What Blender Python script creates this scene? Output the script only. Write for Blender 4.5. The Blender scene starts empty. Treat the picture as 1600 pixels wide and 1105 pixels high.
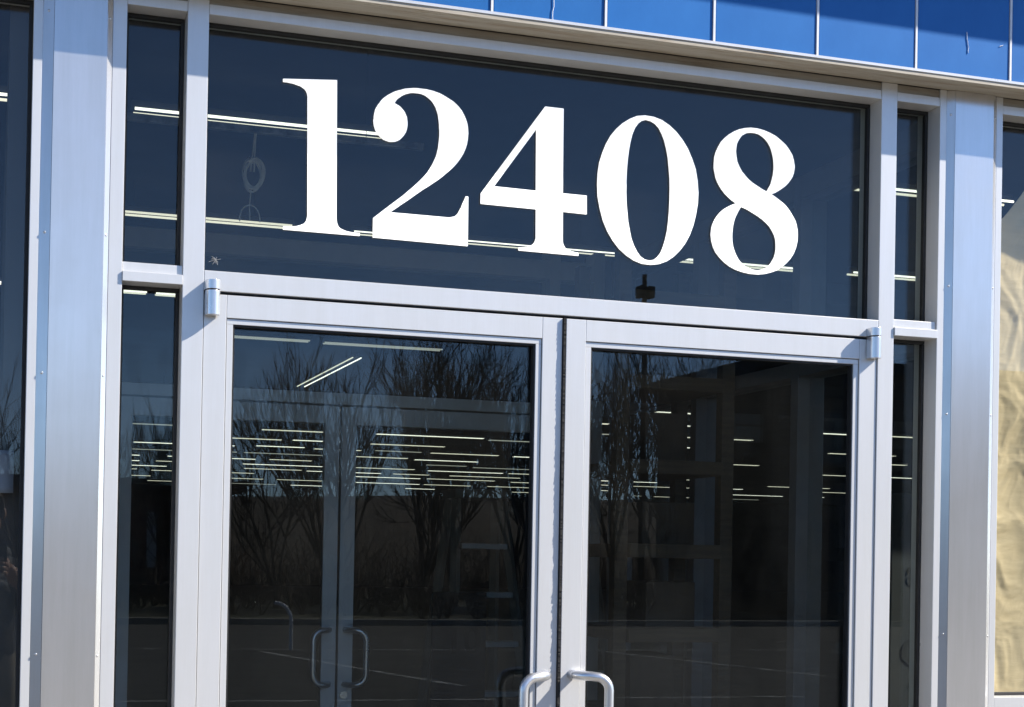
import bpy, bmesh, math, random
from mathutils import Vector, Matrix, noise
R = math.radians
random.seed(7)
scn = bpy.context.scene
COL = scn.collection

# ------------------------------------------------------------------ camera
CAM = Vector((-0.4704, -3.7536, 1.5))
cd = bpy.data.cameras.new('camera'); cam = bpy.data.objects.new('camera', cd); COL.objects.link(cam)
cr = Vector((0.9480991, -0.31746263, 0.01804383)); cu = Vector((-0.01997612, -0.00283242, 0.99979645))
cf = Vector((0.3173469, 0.94826655, 0.00902708))
m3 = Matrix((cr, cu, -cf)).transposed()
cam.matrix_world = Matrix.Translation(CAM) @ m3.to_4x4()
cd.sensor_fit = 'HORIZONTAL'; cd.sensor_width = 36.0
cd.lens = 2435.1 / 1600 * 36
cd.shift_y = (845.98 - 552.5) / 1600
cd.clip_start = 0.05; cd.clip_end = 2000
scn.camera = cam

# ------------------------------------------------------------------ sky and sun
SUN_TO = Vector((2.36, -1.0, 2.0)).normalized()
elev = math.asin(SUN_TO.z); azim = math.atan2(SUN_TO.x, SUN_TO.y)
w = bpy.data.worlds.new('World'); scn.world = w; w.use_nodes = True
nt = w.node_tree; bg = nt.nodes['Background']
sk = nt.nodes.new('ShaderNodeTexSky'); sk.sky_type = 'NISHITA'; sk.sun_disc = False
sk.sun_elevation = elev; sk.sun_rotation = azim
sk.air_density = 0.6; sk.dust_density = 0.1; sk.ozone_density = 4.0; sk.altitude = 200
nt.links.new(sk.outputs[0], bg.inputs[0]); bg.inputs[1].default_value = 0.12
sl = bpy.data.lights.new('sun', 'SUN'); sl.energy = 5.0; sl.angle = R(0.53); sl.color = (1.0, 0.93, 0.83)
so = bpy.data.objects.new('sun', sl); COL.objects.link(so)
so.rotation_euler = SUN_TO.to_track_quat('Z', 'Y').to_euler(); so.location = (20, -10, 20)

scn.view_settings.view_transform = 'Standard'; scn.view_settings.look = 'None'
scn.view_settings.exposure = 0.86; scn.view_settings.gamma = 1.0
scn.view_settings.use_curve_mapping = False
scn.render.engine = 'CYCLES'
scn.cycles.max_bounces = 10; scn.cycles.transparent_max_bounces = 24
scn.cycles.glossy_bounces = 5; scn.cycles.diffuse_bounces = 4
scn.cycles.sample_clamp_indirect = 6.0
scn.cycles.caustics_reflective = False; scn.cycles.caustics_refractive = False

# ------------------------------------------------------------------ materials
MATS = {}
def nmat(name):
    m = bpy.data.materials.new(name); m.use_nodes = True
    MATS[name] = m
    return m, m.node_tree, m.node_tree.nodes['Principled BSDF']
def setp(b, col=None, rough=None, metal=None, spec=None):
    if col is not None: b.inputs['Base Color'].default_value = (*col, 1)
    if rough is not None: b.inputs['Roughness'].default_value = rough
    if metal is not None: b.inputs['Metallic'].default_value = metal
    if spec is not None: b.inputs['Specular IOR Level'].default_value = spec
def coords(nt, scale=(1, 1, 1), kind='Object'):
    tc = nt.nodes.new('ShaderNodeTexCoord'); mp = nt.nodes.new('ShaderNodeMapping')
    mp.inputs['Scale'].default_value = scale
    nt.links.new(tc.outputs[kind], mp.inputs['Vector']); return mp.outputs['Vector']
def noise_n(nt, vec, scale, detail=4, rough=0.6):
    n = nt.nodes.new('ShaderNodeTexNoise'); n.inputs['Scale'].default_value = scale
    n.inputs['Detail'].default_value = detail; n.inputs['Roughness'].default_value = rough
    nt.links.new(vec, n.inputs['Vector']); return n.outputs['Fac']
def ramp(nt, fac, stops):
    r = nt.nodes.new('ShaderNodeValToRGB'); e = r.color_ramp.elements
    while len(e) < len(stops): e.new(0.5)
    for i, (pos, c) in enumerate(stops):
        e[i].position = pos; e[i].color = (*c, 1)
    nt.links.new(fac, r.inputs['Fac']); return r.outputs['Color']
def bump(nt, b, h, strength, dist=0.01):
    bp = nt.nodes.new('ShaderNodeBump'); bp.inputs['Strength'].default_value = strength
    bp.inputs['Distance'].default_value = dist
    nt.links.new(h, bp.inputs['Height']); nt.links.new(bp.outputs['Normal'], b.inputs['Normal'])
def simple(name, c1, c2=None, rough=0.6, metal=0.0, scale=6.0, stretch=(1, 1, 1), bumpk=0.0, spec=None, stops=(0.35, 0.65), kind='Object'):
    m, nt, b = nmat(name); setp(b, c1, rough, metal, spec)
    if c2:
        f = noise_n(nt, coords(nt, stretch, kind), scale)
        nt.links.new(ramp(nt, f, [(stops[0], c1), (stops[1], c2)]), b.inputs['Base Color'])
        if bumpk: bump(nt, b, f, bumpk)
    return m

def alum(name, c1, c2, rough, metal, mark=0.96):
    m, nt, b = nmat(name); setp(b, c1, rough, metal)
    v = coords(nt, (1, 1, 1))
    blot = noise_n(nt, v, 5.0, 5, 0.65)
    fine = noise_n(nt, coords(nt, (60, 60, 1.5)), 4.0, 3, 0.6)
    mx = nt.nodes.new('ShaderNodeMix'); mx.data_type = 'FLOAT'; mx.inputs[0].default_value = 0.35
    nt.links.new(blot, mx.inputs[2]); nt.links.new(fine, mx.inputs[3])
    nt.links.new(ramp(nt, mx.outputs[0], [(0.3, c1), (0.7, c2)]), b.inputs['Base Color'])
    mr = nt.nodes.new('ShaderNodeMapRange'); mr.inputs['To Min'].default_value = rough - 0.07; mr.inputs['To Max'].default_value = rough + 0.09
    nt.links.new(blot, mr.inputs['Value']); nt.links.new(mr.outputs[0], b.inputs['Roughness'])
    bump(nt, b, fine, 0.008, 0.002)
    # faint water marks running down the metal
    mk_ = noise_n(nt, coords(nt, (9, 9, 0.7)), 3.0, 6, 0.7)
    src = b.inputs['Base Color'].links[0].from_socket
    mm = nt.nodes.new('ShaderNodeMix'); mm.data_type = 'RGBA'; mm.blend_type = 'MULTIPLY'; mm.inputs[0].default_value = 1.0
    nt.links.new(src, mm.inputs[6]); nt.links.new(ramp(nt, mk_, [(0.34, (mark, mark, mark * .99)), (0.60, (1, 1, 1))]), mm.inputs[7])
    nt.links.new(mm.outputs[2], b.inputs['Base Color'])
    return m
alum('alum', (0.80, 0.80, 0.80), (0.76, 0.755, 0.745), 0.30, 0.30)
alum('alum_column', (0.76, 0.75, 0.74), (0.70, 0.69, 0.675), 0.19, 0.66, 0.93)
alum('alum_polished', (0.82, 0.82, 0.83), (0.76, 0.76, 0.77), 0.28, 0.85)
# dirty aluminium for the head and the soffit: brown grime that gathers along the joint
def grimy():
    m, nt, b = nmat('alum_grimy'); setp(b, None, 0.5, 0.35)
    v = coords(nt, (1, 1, 1), 'Object')
    f = noise_n(nt, coords(nt, (1.2, 6, 14)), 3.0, 6, 0.7)
    c = ramp(nt, f, [(0.30, (0.48, 0.45, 0.40)), (0.55, (0.38, 0.34, 0.28)), (0.78, (0.17, 0.12, 0.08))])
    nt.links.new(c, b.inputs['Base Color'])
grimy()
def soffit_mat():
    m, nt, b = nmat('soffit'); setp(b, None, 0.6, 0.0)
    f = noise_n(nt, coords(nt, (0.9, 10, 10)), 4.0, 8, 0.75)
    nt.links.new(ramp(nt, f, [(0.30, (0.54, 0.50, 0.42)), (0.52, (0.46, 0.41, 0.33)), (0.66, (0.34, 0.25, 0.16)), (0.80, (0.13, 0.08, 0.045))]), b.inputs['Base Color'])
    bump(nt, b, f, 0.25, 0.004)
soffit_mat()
simple('rust', (0.30, 0.16, 0.07), (0.14, 0.08, 0.04), 0.85, 0.0, 20.0)
simple('rubber', (0.012, 0.012, 0.013), (0.02, 0.02, 0.02), 0.6, 0.0, 30.0)
simple('pile', (0.02, 0.02, 0.022), (0.035, 0.033, 0.03), 0.95, 0.0, 80.0)
simple('gap_dark', (0.01, 0.01, 0.012), (0.015, 0.015, 0.016), 0.9, 0.0, 10.0)
# enamelled blue panels
def enamel():
    m, nt, b = nmat('enamel_blue'); setp(b, (0.022, 0.135, 0.47), 0.38, 0.0, 0.25)
    f = noise_n(nt, coords(nt, (1, 1, 0.5)), 7.0, 5, 0.7)
    oi = nt.nodes.new('ShaderNodeObjectInfo')
    c = ramp(nt, f, [(0.3, (0.018, 0.14, 0.43)), (0.7, (0.025, 0.165, 0.48))])
    hs = nt.nodes.new('ShaderNodeHueSaturation')
    mr = nt.nodes.new('ShaderNodeMapRange'); mr.inputs['To Min'].default_value = 0.93; mr.inputs['To Max'].default_value = 1.07
    nt.links.new(oi.outputs['Random'], mr.inputs['Value']); nt.links.new(mr.outputs[0], hs.inputs['Value'])
    nt.links.new(c, hs.inputs['Color']); nt.links.new(hs.outputs[0], b.inputs['Base Color'])
    bump(nt, b, noise_n(nt, coords(nt), 3.0, 2), 0.06, 0.02)
enamel()
simple('caulk', (0.82, 0.84, 0.88), (0.74, 0.77, 0.82), 0.6, 0.0, 40.0)

# glass: straight-through transmission plus a mirror reflection that grows at grazing angles
def glass(name, tint, f0, wave=0.02, wscale=1.2):
    m = bpy.data.materials.new(name); m.use_nodes = True; MATS[name] = m
    nt = m.node_tree; nt.nodes.clear(); L = nt.links
    out = nt.nodes.new('ShaderNodeOutputMaterial')
    g = nt.nodes.new('ShaderNodeNewGeometry')
    dp = nt.nodes.new('ShaderNodeVectorMath'); dp.operation = 'DOT_PRODUCT'
    L.new(g.outputs['Normal'], dp.inputs[0]); L.new(g.outputs['Incoming'], dp.inputs[1])
    def mth(op, a, b=None):
        n = nt.nodes.new('ShaderNodeMath'); n.operation = op
        for i, x in enumerate((a, b)):
            if x is None: continue
            if isinstance(x, (int, float)): n.inputs[i].default_value = x
            else: L.new(x, n.inputs[i])
        return n.outputs[0]
    c = mth('ABSOLUTE', dp.outputs['Value']); inv = mth('SUBTRACT', 1.0, c)
    p5 = mth('POWER', inv, 5.0); fac = mth('ADD', mth('MULTIPLY', p5, 1 - f0), f0)
    tr = nt.nodes.new('ShaderNodeBsdfTransparent'); tr.inputs[0].default_value = (*tint, 1)
    gl = nt.nodes.new('ShaderNodeBsdfGlossy'); gl.inputs['Roughness'].default_value = 0.0
    gl.inputs['Color'].default_value = (0.92, 0.96, 1.0, 1)
    if wave:
        bp = nt.nodes.new('ShaderNodeBump'); bp.inputs['Strength'].default_value = wave; bp.inputs['Distance'].default_value = 0.01
        L.new(noise_n(nt, coords(nt, (1, 1, 1)), wscale, 1), bp.inputs['Height']); L.new(bp.outputs[0], gl.inputs['Normal'])
    mx = nt.nodes.new('ShaderNodeMixShader'); L.new(fac, mx.inputs[0]); L.new(tr.outputs[0], mx.inputs[1]); L.new(gl.outputs[0], mx.inputs[2])
    df = nt.nodes.new('ShaderNodeBsdfDiffuse'); df.inputs[0].default_value = (0.55, 0.53, 0.48, 1)
    nz = noise_n(nt, coords(nt, (1, 1, 0.55)), 2.6, 8, 0.72)
    mr = nt.nodes.new('ShaderNodeMapRange'); mr.inputs['From Min'].default_value = 0.35; mr.inputs['From Max'].default_value = 0.8
    mr.inputs['To Min'].default_value = 0.0; mr.inputs['To Max'].default_value = 0.012; L.new(nz, mr.inputs['Value'])
    m2 = nt.nodes.new('ShaderNodeMixShader'); L.new(mr.outputs[0], m2.inputs[0]); L.new(mx.outputs[0], m2.inputs[1]); L.new(df.outputs[0], m2.inputs[2])
    L.new(m2.outputs[0], out.inputs['Surface'])
glass('glass', (0.90, 0.93, 0.92), 0.037)
glass('glass_shop', (0.97, 0.985, 0.98), 0.036)
glass('glass_inner', (0.93, 0.95, 0.945), 0.006)
def emit(name, col, s):
    m, nt, b = nmat(name); setp(b, (0.85, 0.85, 0.82), 0.5)
    b.inputs['Emission Color'].default_value = (*col, 1); b.inputs['Emission Strength'].default_value = s
    return m
emit('tube', (1.0, 0.98, 0.84), 1.05)
emit('tube_mid', (1.0, 0.95, 0.74), 0.55)
emit('tube_dim', (0.95, 0.95, 0.80), 0.22)
emit('number_glow', (1.0, 1.0, 1.0), 0.5)  # glow added to the numerals to keep them white in the overhang's shade
simple('white_metal', (0.72, 0.72, 0.70), (0.64, 0.64, 0.62), 0.45, 0.0, 8.0)
simple('kraft', (0.76, 0.59, 0.34), (0.68, 0.52, 0.29), 0.75, 0.0, 9.0, (1, 1, 4), bumpk=0.15)
simple('paper', (0.34, 0.36, 0.40), (0.28, 0.30, 0.34), 0.8, 0.0, 12.0)
simple('board_grey', (0.034, 0.036, 0.038), (0.026, 0.028, 0.030), 0.8, 0.0, 9.0)
simple('ink', (0.006, 0.006, 0.007), None, 0.7)
simple('wood', (0.10, 0.068, 0.038), (0.065, 0.044, 0.026), 0.7, 0.0, 5.0, (1, 12, 12))
simple('carton', (0.075, 0.052, 0.032), (0.055, 0.038, 0.025), 0.8, 0.0, 8.0)
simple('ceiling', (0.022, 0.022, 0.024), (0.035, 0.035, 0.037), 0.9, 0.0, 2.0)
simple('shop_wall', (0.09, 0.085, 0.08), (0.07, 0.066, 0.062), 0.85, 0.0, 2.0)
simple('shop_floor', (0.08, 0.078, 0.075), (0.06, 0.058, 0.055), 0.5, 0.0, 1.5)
simple('bronze', (0.20, 0.20, 0.21), (0.16, 0.16, 0.165), 0.45, 0.3, 8.0)
simple('inner_alum', (0.74, 0.75, 0.76), (0.66, 0.67, 0.68), 0.45, 0.3, 8.0)
simple('rail_metal', (0.42, 0.43, 0.44), (0.10, 0.10, 0.11), 0.4, 0.5, 14.0)
simple('tape', (0.30, 0.31, 0.33), None, 0.8)
simple('cable', (0.85, 0.85, 0.80), (0.75, 0.75, 0.70), 0.6, 0.0, 30.0)
simple('fibreglass', (0.40, 0.36, 0.28), (0.33, 0.30, 0.24), 0.6, 0.0, 12.0)
simple('concrete', (0.25, 0.235, 0.21), (0.19, 0.18, 0.16), 0.85, 0.0, 2.5, bumpk=0.2)
simple('asphalt', (0.042, 0.041, 0.040), (0.030, 0.030, 0.030), 0.9, 0.0, 0.6, bumpk=0.2)
simple('road_paint', (0.42, 0.42, 0.40), (0.06, 0.06, 0.058), 0.8, 0.0, 2.2, stops=(0.42, 0.62))
simple('dry_grass', (0.065, 0.055, 0.028), (0.032, 0.038, 0.016), 0.95, 0.0, 0.8)
simple('dead_leaves', (0.050, 0.034, 0.020), (0.026, 0.022, 0.013), 0.95, 0.0, 0.7)
simple('bark', (0.085, 0.066, 0.05), (0.05, 0.04, 0.032), 0.9, 0.0, 5.0)
simple('brick', (0.22, 0.09, 0.06), (0.15, 0.065, 0.045), 0.9, 0.0, 3.0)
simple('clapboard', (0.16, 0.115, 0.075), (0.11, 0.08, 0.052), 0.85, 0.0, 1.5, (1, 1, 8))
simple('roofing', (0.07, 0.065, 0.06), (0.05, 0.047, 0.045), 0.9, 0.0, 4.0)
simple('window_dark', (0.02, 0.025, 0.03), None, 0.1)
simple('pole_paint', (0.03, 0.028, 0.025), (0.045, 0.042, 0.038), 0.6, 0.0, 8.0)
simple('galvanised', (0.5, 0.5, 0.48), (0.42, 0.42, 0.40), 0.45, 0.4, 12.0)
simple('jacket', (0.018, 0.018, 0.02), (0.028, 0.027, 0.03), 0.85, 0.0, 25.0)
simple('trousers', (0.30, 0.26, 0.20), (0.24, 0.21, 0.165), 0.85, 0.0, 20.0)
simple('skin', (0.46, 0.27, 0.19), (0.40, 0.23, 0.16), 0.55, 0.0, 15.0)
simple('hair', (0.03, 0.02, 0.014), (0.05, 0.035, 0.022), 0.7, 0.0, 40.0)
simple('scarf', (0.22, 0.21, 0.20), (0.06, 0.06, 0.06), 0.9, 0.0, 30.0)
simple('phone', (0.01, 0.01, 0.012), None, 0.2)

# ------------------------------------------------------------------ helpers
def box(bm, x0, x1, y0, y1, z0, z1):
    v = [bm.verts.new(c) for c in ((x0, y0, z0), (x1, y0, z0), (x1, y1, z0), (x0, y1, z0), (x0, y0, z1), (x1, y0, z1), (x1, y1, z1), (x0, y1, z1))]
    fs = []
    for f in ((0, 3, 2, 1), (4, 5, 6, 7), (0, 1, 5, 4), (1, 2, 6, 5), (2, 3, 7, 6), (3, 0, 4, 7)):
        fs.append(bm.faces.new([v[i] for i in f]))
    return fs
def mk(name, bm, mat, parent=None, bevel=0.0, smooth=False, seg=2):
    me = bpy.data.meshes.new(name)
    if bevel: bmesh.ops.bevel(bm, geom=bm.edges[:], offset=bevel, segments=seg, affect='EDGES', profile=0.6)
    bm.normal_update(); bm.to_mesh(me); bm.free()
    me.materials.append(MATS[mat])
    if smooth:
        for p in me.polygons: p.use_smooth = True
    o = bpy.data.objects.new(name, me); COL.objects.link(o)
    if parent: o.parent = parent
    return o
def bx(name, x0, x1, y0, y1, z0, z1, mat, parent=None, bevel=0.0):
    bm = bmesh.new(); box(bm, x0, x1, y0, y1, z0, z1); return mk(name, bm, mat, parent, bevel)
def prism(bm, pts, z0, z1):      # pts in x,y counter-clockwise seen from above
    a = [bm.verts.new((x, y, z0)) for x, y in pts]; b = [bm.verts.new((x, y, z1)) for x, y in pts]
    n = len(pts)
    for i in range(n): bm.faces.new((a[i], a[(i + 1) % n], b[(i + 1) % n], b[i]))
    bm.faces.new(a[::-1]); bm.faces.new(b)
def tube(bm, pts, rad, n=8, cap=True):
    pts = [Vector(p) for p in pts]; rads = rad if isinstance(rad, (list, tuple)) else [rad] * len(pts)
    rings = []; up = None
    for i, p in enumerate(pts):
        d = (pts[min(i + 1, len(pts) - 1)] - pts[max(i - 1, 0)]).normalized()
        if up is None: up = Vector((0, 0, 1)) if abs(d.z) < 0.9 else Vector((1, 0, 0))
        s = d.cross(up)
        if s.length < 1e-4: s = d.orthogonal()
        s.normalize(); up = s.cross(d).normalized()
        rings.append([bm.verts.new(p + (s * math.cos(a) + up * math.sin(a)) * rads[i]) for a in (2 * math.pi * k / n for k in range(n))])
    for a, b in zip(rings, rings[1:]):
        for k in range(n): bm.faces.new((a[k], a[(k + 1) % n], b[(k + 1) % n], b[k]))
    if cap: bm.faces.new(rings[0][::-1]); bm.faces.new(rings[-1])
def thing(name, label, cat, loc=(0, 0, 0), group=None):
    o = bpy.data.objects.new(name, None); o.empty_display_size = 0.1; COL.objects.link(o); o.location = loc
    return tag(o, label, cat, group)
def tag(o, label, cat, group=None):
    o['label'] = label; o['category'] = cat
    if group: o['group'] = group
    return o
def struct(o): o['kind'] = 'structure'; return o
def lab(o, s): o['label'] = s; return o

W = 1.84; FZ = -0.012                      # door opening width, floor level at the doors
# ------------------------------------------------------------------ ground outside
struct(bx('pavement', -14, 26, -4.6, -0.0, -0.25, FZ - 0.004, 'concrete'))
bm = bmesh.new(); box(bm, -14, 26, -4.78, -4.6, -0.3, FZ - 0.0); struct(mk('kerb', bm, 'concrete', None, 0.012))
struct(bx('ground', -400, 400, -600, 300, -1.2, -0.32, 'dry_grass'))
struct(bx('parking_lot', -60, 90, -31.0, -4.78, -0.6, -0.16, 'asphalt'))
bm = bmesh.new(); box(bm, -60, 90, -31.2, -31.0, -0.6, -0.02); struct(mk('kerb', bm, 'concrete', None, 0.02))
nb = 60; bm = bmesh.new(); prev = None
for i in range(nb + 1):
    X = -120 + 300 * i / nb
    c = [bm.verts.new((X, y, z + (1.2 * noise.noise((X * .06, y * .05, 0)) if z > 0 else 0))) for y, z in ((-50, -.4), (-56, 1.0), (-64, 3.6), (-74, 4.6), (-110, 4.4))]
    if prev:
        for q in range(4): bm.faces.new((prev[q], c[q], c[q + 1], prev[q + 1]))
    prev = c
bmesh.ops.recalc_face_normals(bm, faces=bm.faces)
struct(mk('bank', bm, 'dead_leaves', None, 0, True))
struct(bx('verge', -60, 90, -80, -31.2, -0.5, -0.06, 'dry_grass'))
for (x, y, L, a) in ((-2, -13.6, 22, 2.5), (16.5, -15.2, 9, -3.0), (4, -22.4, 26, 3.0), (10.5, -18.5, 7, 78), (4.5, -18.5, 7, 78)):
    o = bx('painted_line', -L / 2, L / 2, -.06, .06, 0, .004, 'road_paint'); o.location = (x, y, -.16); o.rotation_euler[2] = R(a); struct(o)

# ------------------------------------------------------------------ shop shell
X0, X1, YB, ZC = -16, 50, 64, 4.25
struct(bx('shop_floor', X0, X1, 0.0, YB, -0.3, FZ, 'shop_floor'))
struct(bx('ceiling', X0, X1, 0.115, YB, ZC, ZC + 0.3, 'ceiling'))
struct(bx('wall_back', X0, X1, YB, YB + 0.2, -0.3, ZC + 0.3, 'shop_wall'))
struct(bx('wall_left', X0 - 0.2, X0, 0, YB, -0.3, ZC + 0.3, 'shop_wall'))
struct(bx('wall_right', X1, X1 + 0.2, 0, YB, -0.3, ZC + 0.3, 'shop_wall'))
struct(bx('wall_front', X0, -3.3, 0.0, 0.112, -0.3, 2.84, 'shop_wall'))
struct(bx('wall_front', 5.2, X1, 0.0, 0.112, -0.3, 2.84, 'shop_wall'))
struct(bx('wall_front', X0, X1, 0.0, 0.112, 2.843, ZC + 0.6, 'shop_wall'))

# ------------------------------------------------------------------ fascia of blue panels above the entrance
P = 0.088                                   # how far the fascia stands out from the frame
fas = thing('fascia', 'bright blue panelled fascia with pale joint strips above the glass entrance', 'fascia', (0.9, -P, 2.83))
def fp(o): o.parent = fas; o.matrix_parent_inverse = Matrix.Translation(fas.location).inverted(); return o
fp(bx('backing', -3.6, 5.4, -P + 0.016, -0.001, 2.846, 3.44, 'gap_dark'))
tile_me = None; k = 0
x = 0.378 - 0.3025 * 12
while x < 5.1:
    bm = bmesh.new(); box(bm, 0.0045, 0.2965, 0, 0.014, 0, 0.59)
    if tile_me is None:
        o = mk('panel', bm, 'enamel_blue', None, 0.0015); tile_me = o.data
    else:
        bm.free(); o = bpy.data.objects.new('panel', tile_me); COL.objects.link(o)
    o.location = (x + random.uniform(-.0006, .0006), -P + random.uniform(0, .0012), 2.838); o.rotation_euler = (random.uniform(-.002, .002), random.uniform(-.0012, .0012), random.uniform(-.002, .002))
    fp(o)
    s = bx('joint_strip', x - 0.0045, x + 0.0015, -P - 0.0025, -P + 0.013, 2.836, 3.428, 'caulk'); fp(s)
    x += 0.3025; k += 1
# fine pale scratches on the panels
for (sx, z0, z1, dx) in ((2.055, 2.905, 2.962, -0.006), (0.838, 2.84, 2.95, 0.006), (2.155, 2.935, 2.94, 0.012)):
    bm = bmesh.new()
    n = 9; pts = [(sx + dx * i / n + random.uniform(-.0012, .0012), -P - 0.0012, z0 + (z1 - z0) * i / n) for i in range(n + 1)]
    tube(bm, pts, 0.0011, 4); fp(mk('scratch', bm, 'caulk'))
# sheet-metal drip edge and soffit: thin lip in front, shallow slope to the frame behind
bm = bmesh.new()
prof = [(-P - 0.010, 2.822), (-P - 0.010, 2.8375), (-P + 0.014, 2.8385), (-P + 0.014, 2.8445), (0.0, 2.8425), (0.0, 2.8265), (-P + 0.002, 2.8195)]
n = 90; rings = []
for i in range(n + 1):
    X = -3.6 + 9.0 * i / n
    wob = 0.0012 * noise.noise((X * 2.3, 0, 0)) + 0.0007 * noise.noise((X * 9, 3, 0))
    rings.append([bm.verts.new((X, y + (wob if y < -0.05 else 0), z + (wob if y < -0.05 else 0))) for y, z in prof])
for a, b in zip(rings, rings[1:]):
    for j in range(len(prof)): bm.faces.new((a[j], b[j], b[(j + 1) % len(prof)], a[(j + 1) % len(prof)]))
bm.faces.new(rings[0]); bm.faces.new(rings[-1][::-1])
bmesh.ops.recalc_face_normals(bm, faces=bm.faces)
soff = fp(mk('drip_edge', bm, 'soffit'))
fp(bx('drip_lip', -3.6, 5.4, -P - .0125, -P - .0103, 2.8325, 2.8395, 'alum'))
# the cap that shades the top of the panels
cap = fp(bx('cap', -3.6, 5.4, -P - 0.25, 0.02, 3.445, 3.62, 'alum', None, 0.004))

# ------------------------------------------------------------------ entrance frame
fr = thing('entrance_frame', 'silver aluminium entrance frame with transom and narrow side windows', 'door frame', (W / 2, 0.05, 0))
def ep(o, par=None):
    par = par or fr; o.parent = par
    base = fr.location if par is fr else Vector()
    if par is fr: o.matrix_parent_inverse = Matrix.Translation(fr.location).inverted()
    else: o.matrix_parent_inverse = par.matrix_parent_inverse.copy(); o.matrix_parent_inverse = Matrix()
    return o
D1 = 0.112; GY = 0.075
def bar(name, x0, x1, z0, z1, y0=0.0, mat='alum', bev=0.0012): return ep(bx(name, x0, x1, y0, D1, z0, z1, mat, None, bev))
TOP = 2.826
bar('mullion', -0.050, 0.0, FZ, TOP)
bar('mullion', W, W + 0.049, FZ, TOP)
bar('jamb', -0.222, -0.190, FZ, TOP, 0.0005)
bar('jamb', 2.027, 2.0475, FZ, TOP, -0.0005)
# heads: dirty upper strip, cleaner lower lip
for (x0, x1) in ((-0.19, -0.05), (0.0, W), (W + 0.049, 2.027)):
    bar('head', x0 + 0.0006, x1 - 0.0006, 2.779, 2.8035, 0.001)
    bar('head_filler', x0 + 0.0006, x1 - 0.0006, 2.8038, TOP, 0.0045, 'alum_grimy')
# bar over the doors
bar('transom_bar', 0.0004, W - 0.0004, 2.119, 2.167, 0.0, 'alum', 0.0015)
bx_gap = ep(bx('door_stop', 0.0, W, 0.05, D1, 2.106, 2.1185, 'gap_dark'))
# bars across the side windows
for (x0, x1) in ((-0.19, -0.05), (W + 0.049, 2.0265)):
    bar('side_bar', x0 + 0.0006, x1 - 0.0006, 2.1515, 2.174, 0.006)
    bar('side_bar', x0 + 0.0006, x1 - 0.0006, 2.1275, 2.151, -0.0045)
def glazed(x0, x1, z0, z1, gy=GY):
    pane = ep(bx('pane', x0 + 0.002, x1 - 0.002, gy, gy + 0.006, z0 + 0.002, z1 - 0.002, 'glass'))
    g = 0.009
    for (a, b, c, d) in ((x0, x1, z0, z0 + g), (x0, x1, z1 - g, z1), (x0, x0 + g, z0 + g, z1 - g), (x1 - g, x1, z0 + g, z1 - g)):
        ep(bx('gasket', a + .0003, b - .0003, gy - 0.016, gy - 0.0003, c, d, 'rubber', None, 0.002))
    return pane
tp = glazed(0.0, W, 2.167, 2.779); lab(tp, 'wide transom pane carrying the white street number')
for (x0, x1) in ((-0.19, -0.05), (W + 0.049, 2.027)):
    glazed(x0, x1, 2.174, 2.779); glazed(x0, x1, 0.26, 2.1275)
    bar('sill', x0 + 0.0006, x1 - 0.0006, FZ, 0.26, 0.003)
# old tape residue in the corner of the transom
bm = bmesh.new()
for a, l in ((0.3, .03), (1.1, .022), (2.2, .026), (2.7, .018), (1.7, .014)):
    c = Vector((0.034, GY - 0.0012, 2.205)); d = Vector((math.cos(a), 0, math.sin(a))) * l / 2
    tube(bm, [c - d, c + Vector((.002, 0, .002)), c + d], 0.0005, 4)
ep(mk('tape_residue', bm, 'tape'))

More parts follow.
